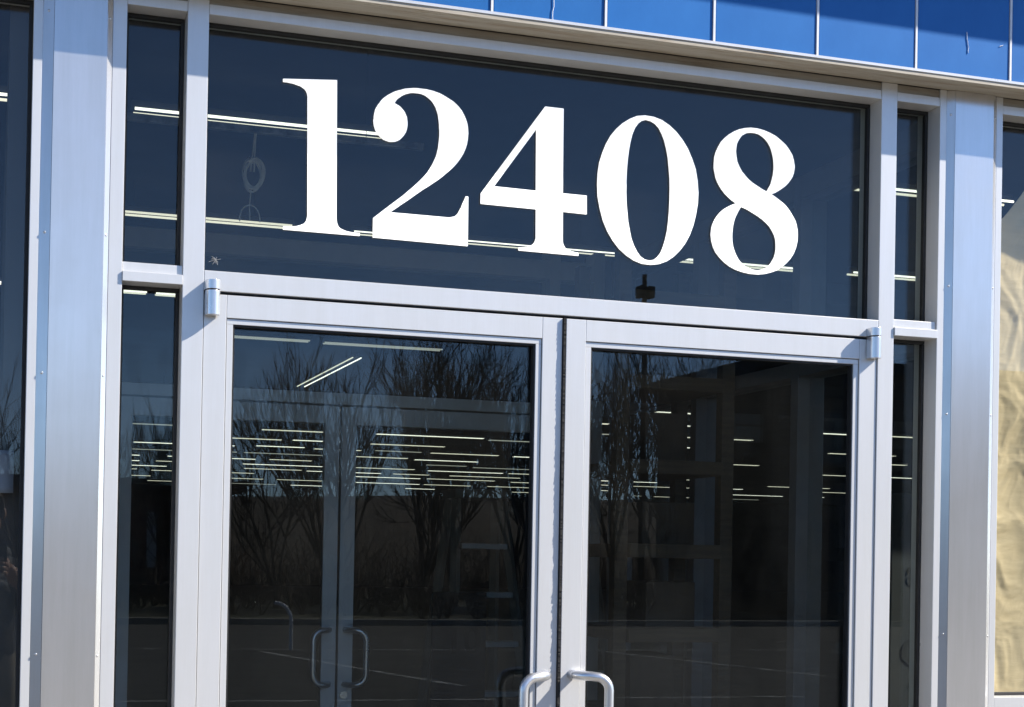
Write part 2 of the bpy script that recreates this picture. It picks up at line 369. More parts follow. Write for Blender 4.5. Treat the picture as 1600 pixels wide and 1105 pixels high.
# ------------------------------------------------------------------ the doors
def door(x0, x1, hinge_left, label):
    d = thing('glass_door', label, 'door', (x0 if hinge_left else x1, 0.03, FZ))
    inv = Matrix.Translation(d.location).inverted()
    def dp(o, par=None):
        o.parent = par or d
        o.matrix_parent_inverse = inv if par is None else Matrix()
        return o
    Y = 0.0035; YB_ = 0.048
    zt = 2.112; s = 0.054
    for (a, b, nm) in ((x0, x0 + s, 'stile'), (x1 - s, x1, 'stile')):
        dp(bx(nm, a, b, Y, YB_, 0.0, zt, 'alum', None, 0.0014))
    dp(bx('top_rail', x0 + s + .0004, x1 - s - .0004, Y + .0004, YB_, 2.057, zt, 'alum', None, 0.0012))
    dp(bx('bottom_rail', x0 + s + .0004, x1 - s - .0004, Y + .0004, YB_, 0.0, 0.255, 'alum', None, 0.0012))
    gx0, gx1, gz0, gz1 = x0 + s, x1 - s, 0.255, 2.057
    bw = 0.0165; t = 0.0016; by0, by1 = Y + 0.004, Y + 0.02
    dp(bx('groove', gx0, gx1, by1 + 0.0005, by1 + .003, gz1 - t, gz1, 'gap_dark'))
    for (a, b, c, e) in ((gx0 + t, gx1 - t, gz1 - 0.0145, gz1 - t), (gx0 + t, gx1 - t, gz0 + t, gz0 + .0145)):
        dp(bx('glazing_bead', a, b, by0, by1, c, e, 'alum', None, 0.001))
    for (a, b) in ((gx0 + t, gx0 + bw), (gx1 - bw, gx1 - t)):
        dp(bx('glazing_bead', a, b, by0, by1, gz0 + .0147, gz1 - .0147, 'alum', None, 0.001))
    g0, g1, h0, h1 = gx0 + bw + .0005, gx1 - bw - .0005, gz0 + .015, gz1 - .015
    g = 0.004
    for (a, b, c, e) in ((g0, g1, h1 - g, h1), (g0, g1, h0, h0 + g), (g0, g0 + g, h0 + g, h1 - g), (g1 - g, g1, h0 + g, h1 - g)):
        dp(bx('gasket', a, b, by0 + .004, by1 + .007, c, e, 'rubber'))
    dp(bx('pane', gx0 + 0.003, gx1 - 0.003, by1 + .0075, by1 + .0135, gz0 + .003, gz1 - .003, 'glass'))
    # pivot: two D-shaped barrels, one on the frame bar and one on the door
    px = x0 - 0.0005 if hinge_left else x1 - 0.0355
    prof = [(0.001, 0), (0.001, -0.016)] + [(0.019 - 0.0165 * math.cos(a), -0.019 - 0.0165 * math.sin(a)) for a in (math.pi * (i + 1) / 14 for i in range(13))] + [(0.035, -0.016), (0.035, 0)]
    if not hinge_left: prof = [(0.036 - a, b) for a, b in prof][::-1]
    pr = [(px + a, b + 0.001) for a, b in prof]
    hg = None
    for (z0, z1, nm) in ((2.0585, 2.1165, 'pivot_hinge'), (2.1195, 2.1415, 'pivot_cap')):
        bm = bmesh.new(); prism(bm, pr, z0, z1); bmesh.ops.recalc_face_normals(bm, faces=bm.faces)
        o = dp(mk(nm, bm, 'alum_polished', None, 0.0006))
    bm = bmesh.new(); prism(bm, [(px + .018 + (a - .018) * .85, b * .85) for a, b in prof], 2.1164, 2.1196); bmesh.ops.recalc_face_normals(bm, faces=bm.faces)
    dp(mk('pivot_washer', bm, 'rubber'))
    # pull handle: round bar offset towards the glass
    sx = -1 if hinge_left else 1
    hx = x1 - 0.030 if hinge_left else x0 + 0.030
    zt_, zb = 1.196, 0.93
    path = [(hx, Y + .001, zt_), (hx + sx * .004, -.016, zt_), (hx + sx * .016, -.037, zt_), (hx + sx * .032, -.048, zt_), (hx + sx * .046, -.0535, zt_ - .002)]
    for a in range(1, 7):
        t_ = a / 6 * math.pi / 2
        path.append((hx + sx * (.046 + .034 * math.sin(t_)), -.0535 - .006 * math.sin(t_), zt_ - .002 - .034 * (1 - math.cos(t_))))
    low = [(a, b, zt_ + zb - c) for a, b, c in path][::-1]
    bm = bmesh.new(); tube(bm, path + low, 0.0125, 16)
    hd = dp(mk('pull_handle', bm, 'alum_polished', None, 0, True))
    return d, dp
dl, dpl = door(0.0015, 0.9135, True, 'left glass door leaf with aluminium frame and curved pull handle')
dr, dpr = door(0.9245, W - 0.0015, False, 'right glass door leaf with aluminium frame and curved pull handle')
# black brush seal with a ragged edge where the two leaves meet
bm = bmesh.new(); prev = None; z = 0.02
while z < 2.113:
    yf = -0.0030 - random.random() ** 2 * 0.0022 - 0.0014 * noise.noise((0, 0, z * 40))
    c = [bm.verts.new(v) for v in ((0.9150, 0.04, z), (0.9150, yf, z), (0.9205, yf - .0004, z), (0.9225, 0.04, z))]
    if prev:
        for j in range(3): bm.faces.new((prev[j], prev[j + 1], c[j + 1], c[j]))
    prev = c; z += random.uniform(.002, .006)
bmesh.ops.recalc_face_normals(bm, faces=bm.faces)
dpr(mk('brush_seal', bm, 'pile'))

# outlines of the numerals in millimetres (x, z)
DIGITS = {
 '1': [
  "192,2666 327,2678 332,2333 333,2326 334,2321 336,2316 338,2312 342,2309 346,2307 352,2305 358,2303 365,2302 374,2301 392,2301 392,2294 199,2294 199,2302 226,2304 232,2305 238,2307 243,2309 247,2311 251,2313 253,2316 256,2320 257,2324 258,2328 259,2333 254,2622 254,2629 253,2635 251,2640 249,2644 246,2647 243,2649 239,2651 236,2653 232,2654 227,2655 223,2656 220,2657 216,2658 212,2658 209,2658 205,2659 202,2659 199,2659 195,2659 192,2659",
 ],
 '2': [
  "426,2342 426,2293 675,2291 674,2418 667,2418 666,2414 664,2409 662,2405 660,2401 659,2397 657,2393 656,2389 654,2386 652,2382 650,2378 648,2374 646,2371 643,2368 641,2366 638,2364 635,2363 631,2362 628,2361 625,2360 622,2360 469,2360 484,2371 498,2382 513,2393 527,2404 541,2415 554,2425 567,2434 579,2443 590,2451 600,2459 612,2470 624,2481 635,2492 644,2503 652,2515 659,2527 664,2539 668,2552 670,2566 671,2580 670,2593 668,2605 664,2616 659,2626 653,2636 646,2644 638,2651 629,2658 619,2663 609,2668 600,2672 592,2675 583,2677 575,2679 566,2680 558,2681 549,2681 540,2681 531,2681 522,2680 511,2678 501,2676 491,2672 482,2669 473,2665 465,2660 457,2655 451,2650 445,2645 440,2639 437,2634 433,2629 431,2625 428,2620 426,2615 425,2610 424,2605 423,2599 423,2594 422,2588 423,2579 425,2571 428,2563 432,2556 437,2551 443,2546 449,2542 457,2540 464,2538 473,2539 479,2540 486,2543 491,2546 496,2551 500,2556 504,2562 507,2568 509,2576 510,2583 510,2591 509,2599 508,2605 505,2611 503,2616 499,2621 495,2625 491,2629 486,2632 481,2634 475,2637 478,2641 481,2646 485,2650 490,2654 495,2658 500,2661 506,2664 512,2666 518,2668 525,2669 533,2669 540,2669 547,2668 554,2666 560,2663 566,2659 571,2655 576,2650 580,2644 584,2638 586,2632 588,2627 590,2621 591,2615 592,2609 593,2602 594,2595 594,2588 595,2581 595,2572 595,2563 594,2554 593,2544 592,2535 590,2526 588,2517 585,2509 581,2500 577,2491 572,2482 564,2469 554,2457 542,2444 529,2431 515,2418 500,2404 483,2390 465,2375 446,2359",
 ],
 '4': [
  "879,2672 930,2672 932,2450 999,2450 1000,2401 933,2402 934,2330 934,2325 935,2320 936,2316 938,2313 940,2310 942,2307 945,2305 948,2304 951,2303 954,2302 957,2301 960,2300 963,2300 966,2299 968,2299 971,2298 973,2298 975,2298 977,2297 978,2297 979,2290 813,2291 813,2299 816,2299 818,2299 821,2299 824,2300 827,2300 830,2301 833,2301 837,2302 840,2303 843,2304 846,2306 849,2308 851,2310 854,2312 855,2314 857,2317 858,2320 859,2323 860,2326 860,2330 859,2402 708,2403 708,2430",
  "856,2611 858,2450 743,2451",
 ],
 '0': [
  "1161,2679 1186,2678 1210,2672 1233,2660 1253,2645 1272,2625 1288,2603 1301,2577 1312,2550 1318,2520 1321,2490 1320,2458 1315,2427 1308,2398 1298,2371 1285,2347 1269,2326 1252,2309 1232,2295 1210,2286 1186,2282 1161,2283 1137,2290 1115,2302 1094,2318 1076,2338 1060,2362 1047,2389 1038,2419 1031,2451 1029,2484 1030,2514 1034,2542 1042,2568 1052,2593 1065,2616 1081,2636 1098,2652 1117,2665 1138,2675",
  "1165,2668 1179,2666 1192,2660 1203,2650 1212,2635 1220,2617 1226,2596 1231,2573 1234,2547 1237,2520 1238,2491 1238,2460 1237,2431 1235,2403 1232,2377 1227,2354 1221,2334 1214,2317 1205,2305 1194,2296 1181,2293 1167,2295 1155,2302 1145,2314 1136,2329 1128,2348 1123,2369 1118,2392 1115,2418 1112,2444 1111,2471 1111,2501 1112,2529 1114,2557 1117,2582 1121,2605 1126,2625 1133,2642 1142,2655 1153,2664",
 ],
 '8': [
  "1475,2679 1495,2679 1515,2676 1533,2671 1551,2664 1567,2654 1582,2643 1593,2631 1603,2617 1608,2602 1611,2586 1610,2575 1608,2565 1604,2555 1598,2546 1591,2537 1583,2529 1574,2522 1564,2515 1553,2508 1541,2503 1556,2495 1569,2487 1581,2479 1592,2469 1601,2458 1609,2447 1616,2436 1620,2424 1623,2411 1624,2398 1623,2379 1619,2362 1612,2345 1602,2330 1590,2317 1576,2305 1561,2295 1543,2288 1525,2283 1505,2280 1481,2280 1458,2283 1437,2288 1418,2296 1402,2306 1388,2318 1376,2331 1368,2346 1363,2362 1361,2378 1362,2390 1364,2402 1368,2412 1373,2422 1380,2432 1388,2441 1397,2449 1408,2456 1421,2463 1435,2469 1422,2476 1411,2484 1400,2493 1392,2502 1384,2512 1378,2522 1373,2533 1370,2545 1367,2558 1367,2571 1368,2588 1372,2603 1379,2618 1387,2632 1398,2644 1411,2655 1425,2664 1440,2671 1457,2676",
  "1478,2666 1490,2666 1501,2664 1511,2659 1520,2653 1528,2645 1535,2635 1540,2624 1544,2611 1547,2597 1548,2582 1548,2573 1547,2564 1546,2556 1544,2548 1542,2540 1540,2533 1537,2526 1533,2520 1530,2514 1526,2509 1511,2515 1497,2522 1483,2529 1471,2537 1460,2547 1450,2557 1443,2568 1436,2581 1433,2595 1431,2610 1432,2619 1433,2628 1436,2636 1440,2643 1444,2649 1449,2655 1456,2659 1462,2663 1470,2665",
  "1450,2461 1469,2455 1486,2447 1501,2440 1515,2432 1528,2423 1538,2414 1546,2403 1553,2391 1557,2378 1558,2364 1558,2352 1556,2341 1553,2331 1548,2322 1543,2314 1536,2306 1528,2300 1520,2296 1511,2293 1501,2291 1488,2292 1476,2295 1465,2299 1455,2306 1446,2314 1439,2324 1433,2335 1428,2348 1425,2361 1424,2375 1424,2386 1425,2396 1426,2406 1428,2415 1430,2423 1433,2431 1437,2439 1441,2447 1445,2454",
 ],
}

num = thing('street_number', 'large white serif numerals 12408 on the transom glass', 'number sign', (0.9, 0.07, 2.2))
for ch in '12408':
    cu_ = bpy.data.curves.new('digit', 'CURVE'); cu_.dimensions = '2D'; cu_.fill_mode = 'BOTH'; cu_.extrude = 0.0025; cu_.resolution_u = 1
    for path in DIGITS[ch]:
        pts = [tuple(int(v) / 1000 for v in q.split(',')) for q in path.split()]
        sp = cu_.splines.new('POLY'); sp.points.add(len(pts) - 1); sp.use_cyclic_u = True
        for i, (a, b) in enumerate(pts): sp.points[i].co = (a, b, 0, 1)
    tmp = bpy.data.objects.new('tmp', cu_); COL.objects.link(tmp)
    tmp.rotation_euler = (R(90), 0, 0)
    me = bpy.data.meshes.new_from_object(tmp.evaluated_get(bpy.context.evaluated_depsgraph_get()))
    bpy.data.objects.remove(tmp); me.transform(Matrix.Translation((0, 0.0715, 0)) @ Matrix.Rotation(R(90), 4, 'X'))
    me.materials.clear(); me.materials.append(MATS['number_glow']); me.materials.append(MATS['ink'])
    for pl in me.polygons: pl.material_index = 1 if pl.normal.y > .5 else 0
    o = bpy.data.objects.new('digit', me); COL.objects.link(o); o.parent = num
    o.matrix_parent_inverse = Matrix.Translation(num.location).inverted()
    lab(o, 'white numeral ' + {'1': 'one', '2': 'two', '4': 'four', '0': 'zero', '8': 'eight'}[ch])

# ------------------------------------------------------------------ column covers
def column(xa, xb, xc, xd, label, zs):
    t = thing('column_cover', label, 'column', ((xa + xd) / 2, 0.05, FZ)); inv = Matrix.Translation(t.location).inverted()
    def cp(o): o.parent = t; o.matrix_parent_inverse = inv; return o
    c = 0.010
    def sheet(name, pts, mat):
        bm = bmesh.new(); prism(bm, pts, FZ, 2.8255); bmesh.ops.recalc_face_normals(bm, faces=bm.faces); return cp(mk(name, bm, mat, None, 0.0008))
    sheet('front_sheet', [(xb, -c), (xc, -c), (xc, 0.05), (xb, 0.05)], 'alum_column')
    sheet('side_flange', [(xa, 0.0006), (xb - .0004, -c + .0004), (xb - .0004, 0.05), (xa, 0.05)], 'alum_column')
    sheet('side_flange', [(xc + .0004, -c + .0004), (xd, 0.0006), (xd, 0.05), (xc + .0004, 0.05)], 'alum_column')
    # screw heads on both flanges
    for (u, v, nx) in ((xa, xb, -1), (xc, xd, 1)):
        n = Vector((nx * c, -abs(v - u), 0)).normalized()
        for z in zs:
            m = Vector(((u + v) / 2, -c / 2, z + random.uniform(-.004, .004)))
            bm = bmesh.new(); bmesh.ops.create_uvsphere(bm, u_segments=10, v_segments=6, radius=0.0032)
            for q in bm.verts: q.co = m + Matrix.Diagonal((1, 1, 1)) @ q.co * 1.0 - n * (q.co.dot(n)) * 0.55
            cp(mk('screw', bm, 'alum_column', None, 0, True))
    return t
column(-0.379, -0.354, -0.2350, -0.2225, 'left brushed aluminium column cover beside the narrow window', (0.4, 0.85, 1.25, 1.9, 2.23, 2.74))
column(2.048, 2.070, 2.197, 2.214, 'right brushed aluminium column cover next to brown papered window', (0.4, 0.9, 1.3, 1.92, 2.28, 2.76))

# ------------------------------------------------------------------ shop windows either side
def shop_window(x0, x1, z0, label, inner):
    t = thing('shop_window', label, 'window', ((x0 + x1) / 2, 0.05, FZ)); inv = Matrix.Translation(t.location).inverted()
    def wp(o): o.parent = t; o.matrix_parent_inverse = inv; return o
    jl = (x0 - 0.0205, x0) ; jr = (x1, x1 + 0.05)
    if inner == 'right': jl, jr = (x0 - 0.05, x0), (x1, x1 + 0.0205)
    for a, b in (jl, jr): wp(bx('jamb', a, b, 0.0005, D1, FZ, TOP, 'alum', None, 0.0012))
    wp(bx('head', x0 + .0005, x1 - .0005, 0.001, D1, 2.779, 2.8035, 'alum', None, 0.001))
    wp(bx('head_filler', x0 + .0005, x1 - .0005, 0.0045, D1, 2.8038, TOP, 'alum_grimy'))
    wp(bx('sill', x0 + .0005, x1 - .0005, 0.001, D1, z0 - 0.05, z0, 'alum', None, 0.001))
    if z0 > 0.5:
        wp(bx('lower_panel', x0 + .0005, x1 - .0005, 0.03, D1 - .01, FZ, z0 - 0.0505, 'alum_column'))
    wp(bx('pane', x0 + .002, x1 - .002, GY, GY + .006, z0 + .002, 2.777, 'glass_shop'))
    g = 0.009
    for (a, b, c, d) in ((x0, x1, z0, z0 + g), (x0, x1, 2.779 - g, 2.779), (x0, x0 + g, z0 + g, 2.779 - g), (x1 - g, x1, z0 + g, 2.779 - g)):
        wp(bx('gasket', a + .0003, b - .0003, GY - .016, GY - .0003, c, d, 'rubber', None, 0.002))
    return t
shop_window(-3.2, -0.3995, 0.5, 'dark shop window left of the columns reflecting the photographer', 'right')
shop_window(2.2345, 5.1, 1.122, 'shop window at the right edge covered inside with brown paper', 'left')

# crumpled kraft paper hung behind the right window
nx_, nz_ = 200, 380; verts = []; faces = []
for j in range(nz_ + 1):
    for i in range(nx_ + 1):
        u = i / nx_; v = j / nz_
        x = 2.225 + u * 1.0
        ztop = 2.43 + min(1, u / 0.35) * 0.45 - 0.05 * math.sin(u * 9)
        z = 1.05 + v * (min(ztop, 2.80) - 1.05)
        p = Vector((x * 3.1, 0, z * 2.2))
        wq = p + Vector((noise.noise(p * 3 + Vector((1, 5, 2))), 0, noise.noise(p * 3 + Vector((7, 3, 4))))) * .22
        def vor(q): d = noise.voronoi(q)[0]; return d[1] - d[0]
        h = 0.012 * noise.noise(p * 2.0) + 0.0030 * noise.noise(wq * 6.5)
        h += 0.0085 * min(.5, vor(Vector((wq.x * .9 + wq.z * .6, .3, wq.z * 1.0 - wq.x * .6)) * 2.6))
        h += 0.0036 * min(.45, vor(wq * 6.0 + Vector((4, .2, 9))))
        h += 0.0016 * min(.5, vor(wq * 15.0 + Vector((1, .2, 3)))) + 0.0004 * noise.noise(Vector((x * 8, 5, z * 160)))
        verts.append((x, 0.10 + max(-0.012, h) + 0.012, z))
for j in range(nz_):
    for i in range(nx_):
        a = j * (nx_ + 1) + i; faces.append((a, a + 1, a + nx_ + 2, a + nx_ + 1))
me = bpy.data.meshes.new('kraft_paper'); me.from_pydata(verts, [], faces); me.materials.append(MATS['kraft'])
for p in me.polygons: p.use_smooth = True
o = bpy.data.objects.new('kraft_paper', me); COL.objects.link(o); tag(o, 'crumpled brown kraft paper hung behind the right window', 'paper')
md = o.modifiers.new('thick', 'SOLIDIFY'); md.thickness = 0.001
# small pale sheet taped in the left window
bm = bmesh.new()
for i in range(7):
    for j in range(9):
        pass
vs = [[bm.verts.new((-0.60 + 0.178 * i / 6, 0.090 + 0.004 * noise.noise((i * .6, j * .5, 1)), 1.625 + 0.10 * j / 8 + (0.04 if i < 4 else 0) * j / 8)) for i in range(7)] for j in range(9)]
for j in range(8):
    for i in range(6): bm.faces.new((vs[j][i], vs[j][i + 1], vs[j + 1][i + 1], vs[j + 1][i]))
o = mk('taped_sheet', bm, 'paper', None, 0, True); tag(o, 'small pale sheet taped inside the left shop window', 'paper')
o.modifiers.new('thick', 'SOLIDIFY').thickness = 0.0006

# ------------------------------------------------------------------ the inner lobby doors
IY = 2.69
ifr = thing('inner_frame', 'dim inner lobby door frame seen through the entrance glass', 'door frame', (W / 2, IY + .05, FZ))
iinv = Matrix.Translation(ifr.location).inverted()
def ip(o): o.parent = ifr; o.matrix_parent_inverse = iinv; return o
def ib(name, x0, x1, z0, z1, y0=IY): return ip(bx(name, x0, x1, y0, y0 + .11, z0, z1, 'inner_alum', None, 0.0015))
ib('mullion', -0.05, 0.0, FZ, 2.85); ib('mullion', W, W + .05, FZ, 2.85)
ib('jamb', -0.30, -0.25, FZ, 2.85); ib('jamb', 2.05, 2.099, FZ, 2.85)
ib('head', -0.2495, -0.0505, 2.72, 2.80); ib('head', .0005, W - .0005, 2.72, 2.80); ib('head', W + .0505, 2.0495, 2.72, 2.80)
ib('transom_bar', .0005, W - .0005, 2.122, 2.170)
ip(bx('pane', 0.001, W - .001, IY + .05, IY + .056, 2.1705, 2.7195, 'glass_inner'))
for a, b in ((-0.2495, -0.0505), (W + .0505, 2.0495)):
    ip(bx('pane', a, b, IY + .05, IY + .056, FZ + .1, 2.7195, 'glass_inner')); ib('sill', a, b, FZ, FZ + .0995)
def idoor(x0, x1, left, label):
    d = thing('inner_glass_door', label, 'door', (x0 if left else x1, IY + .03, FZ)); inv = Matrix.Translation(d.location).inverted()
    def dp(o): o.parent = d; o.matrix_parent_inverse = inv; return o
    y0, y1 = IY + .004, IY + .05; s = .062
    for a in (x0, x1 - s): dp(bx('stile', a, a + s, y0, y1, FZ + .012, 2.114, 'inner_alum', None, 0.0015))
    dp(bx('top_rail', x0 + s + .0005, x1 - s - .0005, y0, y1, 2.04, 2.114, 'inner_alum', None, .0015))
    dp(bx('bottom_rail', x0 + s + .0005, x1 - s - .0005, y0, y1, FZ + .012, .255, 'inner_alum', None, .0015))
    dp(bx('pane', x0 + s + .001, x1 - s - .001, IY + .025, IY + .031, .256, 2.039, 'glass_inner'))
    sx = -1 if left else 1; hx = x1 - .028 if left else x0 + .028; zt, zb = 1.175, .945
    path = [(hx, IY + .004, zt), (hx + sx * .01, IY - .025, zt), (hx + sx * .035, IY - .048, zt)]
    for a in range(1, 6):
        t = a / 5 * math.pi / 2; path.append((hx + sx * (.035 + .045 * math.sin(t)), IY - .048 - .006 * math.sin(t), zt - .045 * (1 - math.cos(t))))
    bm = bmesh.new(); tube(bm, path + [(a, b, zt + zb - c) for a, b, c in path][::-1], .0125, 12); dp(mk('pull_handle', bm, 'alum_polished', None, 0, True))
    if not left:
        bm = bmesh.new(); tube(bm, [(hx - .002, IY + .005, .90), (hx - .002, IY - .004, .90)], .016, 20); dp(mk('lock_cylinder', bm, 'alum_polished'))
idoor(0.002, 0.9145, True, 'left dim inner lobby door behind the left entrance door glass')
idoor(0.9245, W - .002, False, 'right dim inner lobby door behind the left entrance door glass')
# right-hand side screen of the lobby
sc_ = thing('lobby_side_screen', 'glazed aluminium screen along the right side of the lobby', 'glass screen', (2.12, 1.4, FZ)); sinv = Matrix.Translation(sc_.location).inverted()
def sp_(o): o.parent = sc_; o.matrix_parent_inverse = sinv; return o
ys = [0.14, 0.92, 1.72, 2.56]
for y in ys: sp_(bx('mullion', 2.10, 2.20, y, y + .05, FZ, 2.80, 'bronze', None, .0015))
for a, b in zip(ys, ys[1:]):
    sp_(bx('head', 2.10, 2.20, a + .0505, b - .0005, 2.72, 2.80, 'bronze', None, .0015))
    sp_(bx('sill', 2.10, 2.20, a + .0505, b - .0005, FZ, .25, 'bronze', None, .0015))
    sp_(bx('cross_bar', 2.10, 2.20, a + .0505, b - .0005, 2.12, 2.17, 'bronze', None, .0015))
    sp_(bx('pane', 2.145, 2.151, a + .0505, b - .0005, .2505, 2.7195, 'glass_inner'))
struct(bx('lobby_wall_left', -0.45, -0.33, 0.13, IY + .1, FZ, 2.80, 'shop_wall'))

# ------------------------------------------------------------------ fluorescent lights
def make_light(L, tm_):
    t = bpy.data.objects.new('strip_light', None); t.empty_display_size = .1; COL.objects.link(t)
    bm = bmesh.new()
    prism(bm, [(-L / 2, -.025), (L / 2, -.025), (L / 2, .025), (-L / 2, .025)], .02, .06)
    mk('housing', bm, 'board_grey', t)
    for y, m in ((-.055, tm_), (.055, tm_ if tm_ != 'tube' else 'tube_mid')):
        bm = bmesh.new(); tube(bm, [(-L / 2 + .02, y, .004), (L / 2 - .02, y, .004)], .0085 if L in (1.5, 1.9) else .0055, 8); mk('tube', bm, m, t)
    for x in (-L * .3, L * .3):
        bm = bmesh.new(); tube(bm, [(x, 0, .06), (x, 0, .25)], .004, 6); mk('hanger', bm, 'board_grey', t)
    return t
def copy_tree(o, parent=None):
    c = o.copy(); COL.objects.link(c)
    if parent: c.parent = parent
    for ch in list(o.children):
        copy_tree(ch, c)
    return c
protos = {}
def light(x, y, L, rot=0.0, label='', tm_='tube', group='near strip lights under the shop ceiling'):
    key = (round(L, 2), tm_)
    if key not in protos:
        protos[key] = o = make_light(*key)
    else: o = copy_tree(protos[key])
    o.location = (x, y, 4.0); o.rotation_euler = (0, 0, rot)
    return tag(o, label, 'light', group)
light(-1.05, 5.38, 1.5, 0, 'nearest strip light, showing in the left window and left narrow window')
light(0.99, 5.38, 1.5, 0, 'nearest strip light behind the numeral one, coiled cable hanging below')
light(5.45, 5.40, 1.5, 0, 'nearest strip light in the upper right corner of the transom')
light(0.95, 8.19, 1.5, 0, 'second-row strip light below the coiled cable, left of the numeral one', 'tube_mid')
light(3.35, 8.2, 2.4, 0, 'second-row strip light between the feet of the numerals two and zero')
light(5.55, 8.2, 1.5, 0, 'second-row strip light behind the foot of the numeral eight')
light(7.3, 8.15, 1.5, 0, 'second-row strip light low at the right end of the transom')
light(0.2, 11.85, 1.5, 0, 'short strip light at the top of the left lower side window')
light(1.75, 11.87, 1.5, 0, 'third-row strip light just under the left pivot hinge')
light(3.95, 16.8, 1.9, R(90), 'slanting strip light above the bare trees in the left door, nearer half')
light(3.95, 18.75, 1.9, R(90), 'slanting strip light above the bare trees in the left door, farther half')
light(2.35, 14.6, 1.5, 0, 'thin strip light at the top left of the left door glass', 'tube_dim')
light(4.0, 14.66, 1.5, 0, 'thin strip light at the top of the left door, right of centre', 'tube_dim')
row = 20.65; rn = 0
rng = random.Random(11)
ORD = ['first', 'second', 'third', 'fourth', 'fifth', 'sixth', 'seventh', 'eighth', 'ninth', 'tenth', 'eleventh', 'twelfth', 'thirteenth', 'fourteenth', 'fifteenth', 'sixteenth', 'seventeenth', 'eighteenth', 'nineteenth', 'twentieth', 'twenty-first', 'twenty-second']
while row < 58:
    x = -0.47 + (row + 3.75) * 0.02 + rng.uniform(-2, 0)
    xe = -0.47 + (row + 3.75) * 0.64; n = 0
    while x < xe:
        L = rng.choice((1.2, 1.8, 2.4, 2.4))
        if rng.random() < (0.85 if x < -0.47 + (row + 3.75) * 0.44 else 0.25):
            light(x + L / 2, row + rng.uniform(-.25, .25), L, 0, 'far strip light, %s from the left in the %s row glowing through the doors' % (ORD[n], ORD[rn]), rng.choice(('tube', 'tube', 'tube_mid', 'tube_mid', 'tube_dim')), 'far strip lights under the shop ceiling'); n += 1
        x += L + rng.uniform(.12, .7)
    row += 2.6 if row < 45 else 4.0; rn += 1

# slim metal rail slung over the lobby; a coil of cable hangs from it
LY = 1.0; S = .525; LX = lambda x: -.4704 + (x + .4704) * S; LZ = lambda z: 1.5 + (z - 1.5) * S
rt = thing('ceiling_rail', 'slim dull metal rail under the nearest strip light, cable hanging from it', 'rail', (LX(.9), LY, LZ(3.93))); ri = Matrix.Translation(rt.location).inverted()
def rp_(o): o.parent = rt; o.matrix_parent_inverse = ri; return o
rp_(bx('rail', -.32, LX(1.95), LY - .012, LY + .012, LZ(3.925), LZ(3.965), 'rail_metal', None, .002))
for x in (-.28, LX(1.6)):
    bm = bmesh.new(); tube(bm, [(x, LY, LZ(3.965)), (x, LY, 4.25)], .0010, 5); rp_(mk('wire', bm, 'rubber'))
t = thing('cable_coil', 'coiled pale cable hanging left of the numeral one', 'cable', (LX(.93), LY, LZ(3.925)))
cinv = Matrix.Translation(t.location).inverted()
def kp(o): o.parent = t; o.matrix_parent_inverse = cinv; return o
CX, CZ = LX(.935), LZ(3.685)
for dx in (-.006, .005):
    bm = bmesh.new(); tube(bm, [(CX + .004 + dx * .3, LY, LZ(3.924)), (CX + dx * .6, LY, LZ(3.80)), (CX - .003 + dx, LY, LZ(3.70))], .0024, 6); kp(mk('cable_drop', bm, 'cable'))
for k in range(10):
    a0 = random.uniform(-.22, .22); rx = S * random.uniform(.045, .062); rz = S * random.uniform(.075, .10); cx = CX + random.uniform(-.006, .006); cz = CZ + random.uniform(-.006, .006); ty = random.uniform(-.015, .015)
    pts = [(cx + rx * math.cos(a) * math.cos(a0) - rz * math.sin(a) * math.sin(a0), LY + ty * math.sin(a + k), cz + rx * math.cos(a) * math.sin(a0) + rz * math.sin(a) * math.cos(a0)) for a in (2 * math.pi * i / 24 for i in range(25))]
    bm = bmesh.new(); tube(bm, pts, .0022, 5, False); kp(mk('loop', bm, 'cable'))
bm = bmesh.new(); tube(bm, [(CX - .006, LY, LZ(3.60)), (CX - .010, LY, LZ(3.5)), (CX - .008, LY, LZ(3.42))], .0018, 5); kp(mk('cable_end', bm, 'cable'))
pts = [(CX - .008 + .031 * math.cos(a), LY, LZ(3.42) + .045 * math.sin(a)) for a in (math.pi * i / 12 - .1 for i in range(14))]
bm = bmesh.new(); tube(bm, pts, .0018, 5); kp(mk('loop', bm, 'cable'))

# ------------------------------------------------------------------ dim things inside the shop
def rack(x0, x1, y, label):
    t = thing('shelf_rack', label, 'shelves', ((x0 + x1) / 2, y, FZ)); inv = Matrix.Translation(t.location).inverted()
    def rp(o): o.parent = t; o.matrix_parent_inverse = inv; return o
    for x in (x0, x1 - .05):
        for yy in (y, y + .4): rp(bx('upright', x, x + .05, yy, yy + .05, FZ, 2.6, 'wood', None, .003))
    z = .3
    while z < 2.5:
        rp(bx('shelf', x0 + .0505, x1 - .0505, y - .02, y + .47, z, z + .05, 'wood', None, .003))
        z += .30
    return t
rack(1.62, 2.08, 1.35, 'tall brown wooden shelf rack seen dimly through the right door')
rr = random.Random(3)
for k in range(7):
    x = 1.69 + rr.uniform(0, .10); z = .35 + .30 * k
    bm = bmesh.new(); box(bm, 0, rr.uniform(.16, .22), 0, .25, 0, rr.uniform(.10, .20)); o = mk('carton', bm, 'carton', None, .004)
    o.location = (x, 1.42, z + .0005); o.rotation_euler[2] = rr.uniform(-.1, .1)
    tag(o, 'brown carton on the ' + ['lowest', 'second', 'third', 'fourth', 'fifth', 'sixth', 'top'][k] + ' shelf of the rack behind the right door', 'box', 'cartons on the shelf rack')
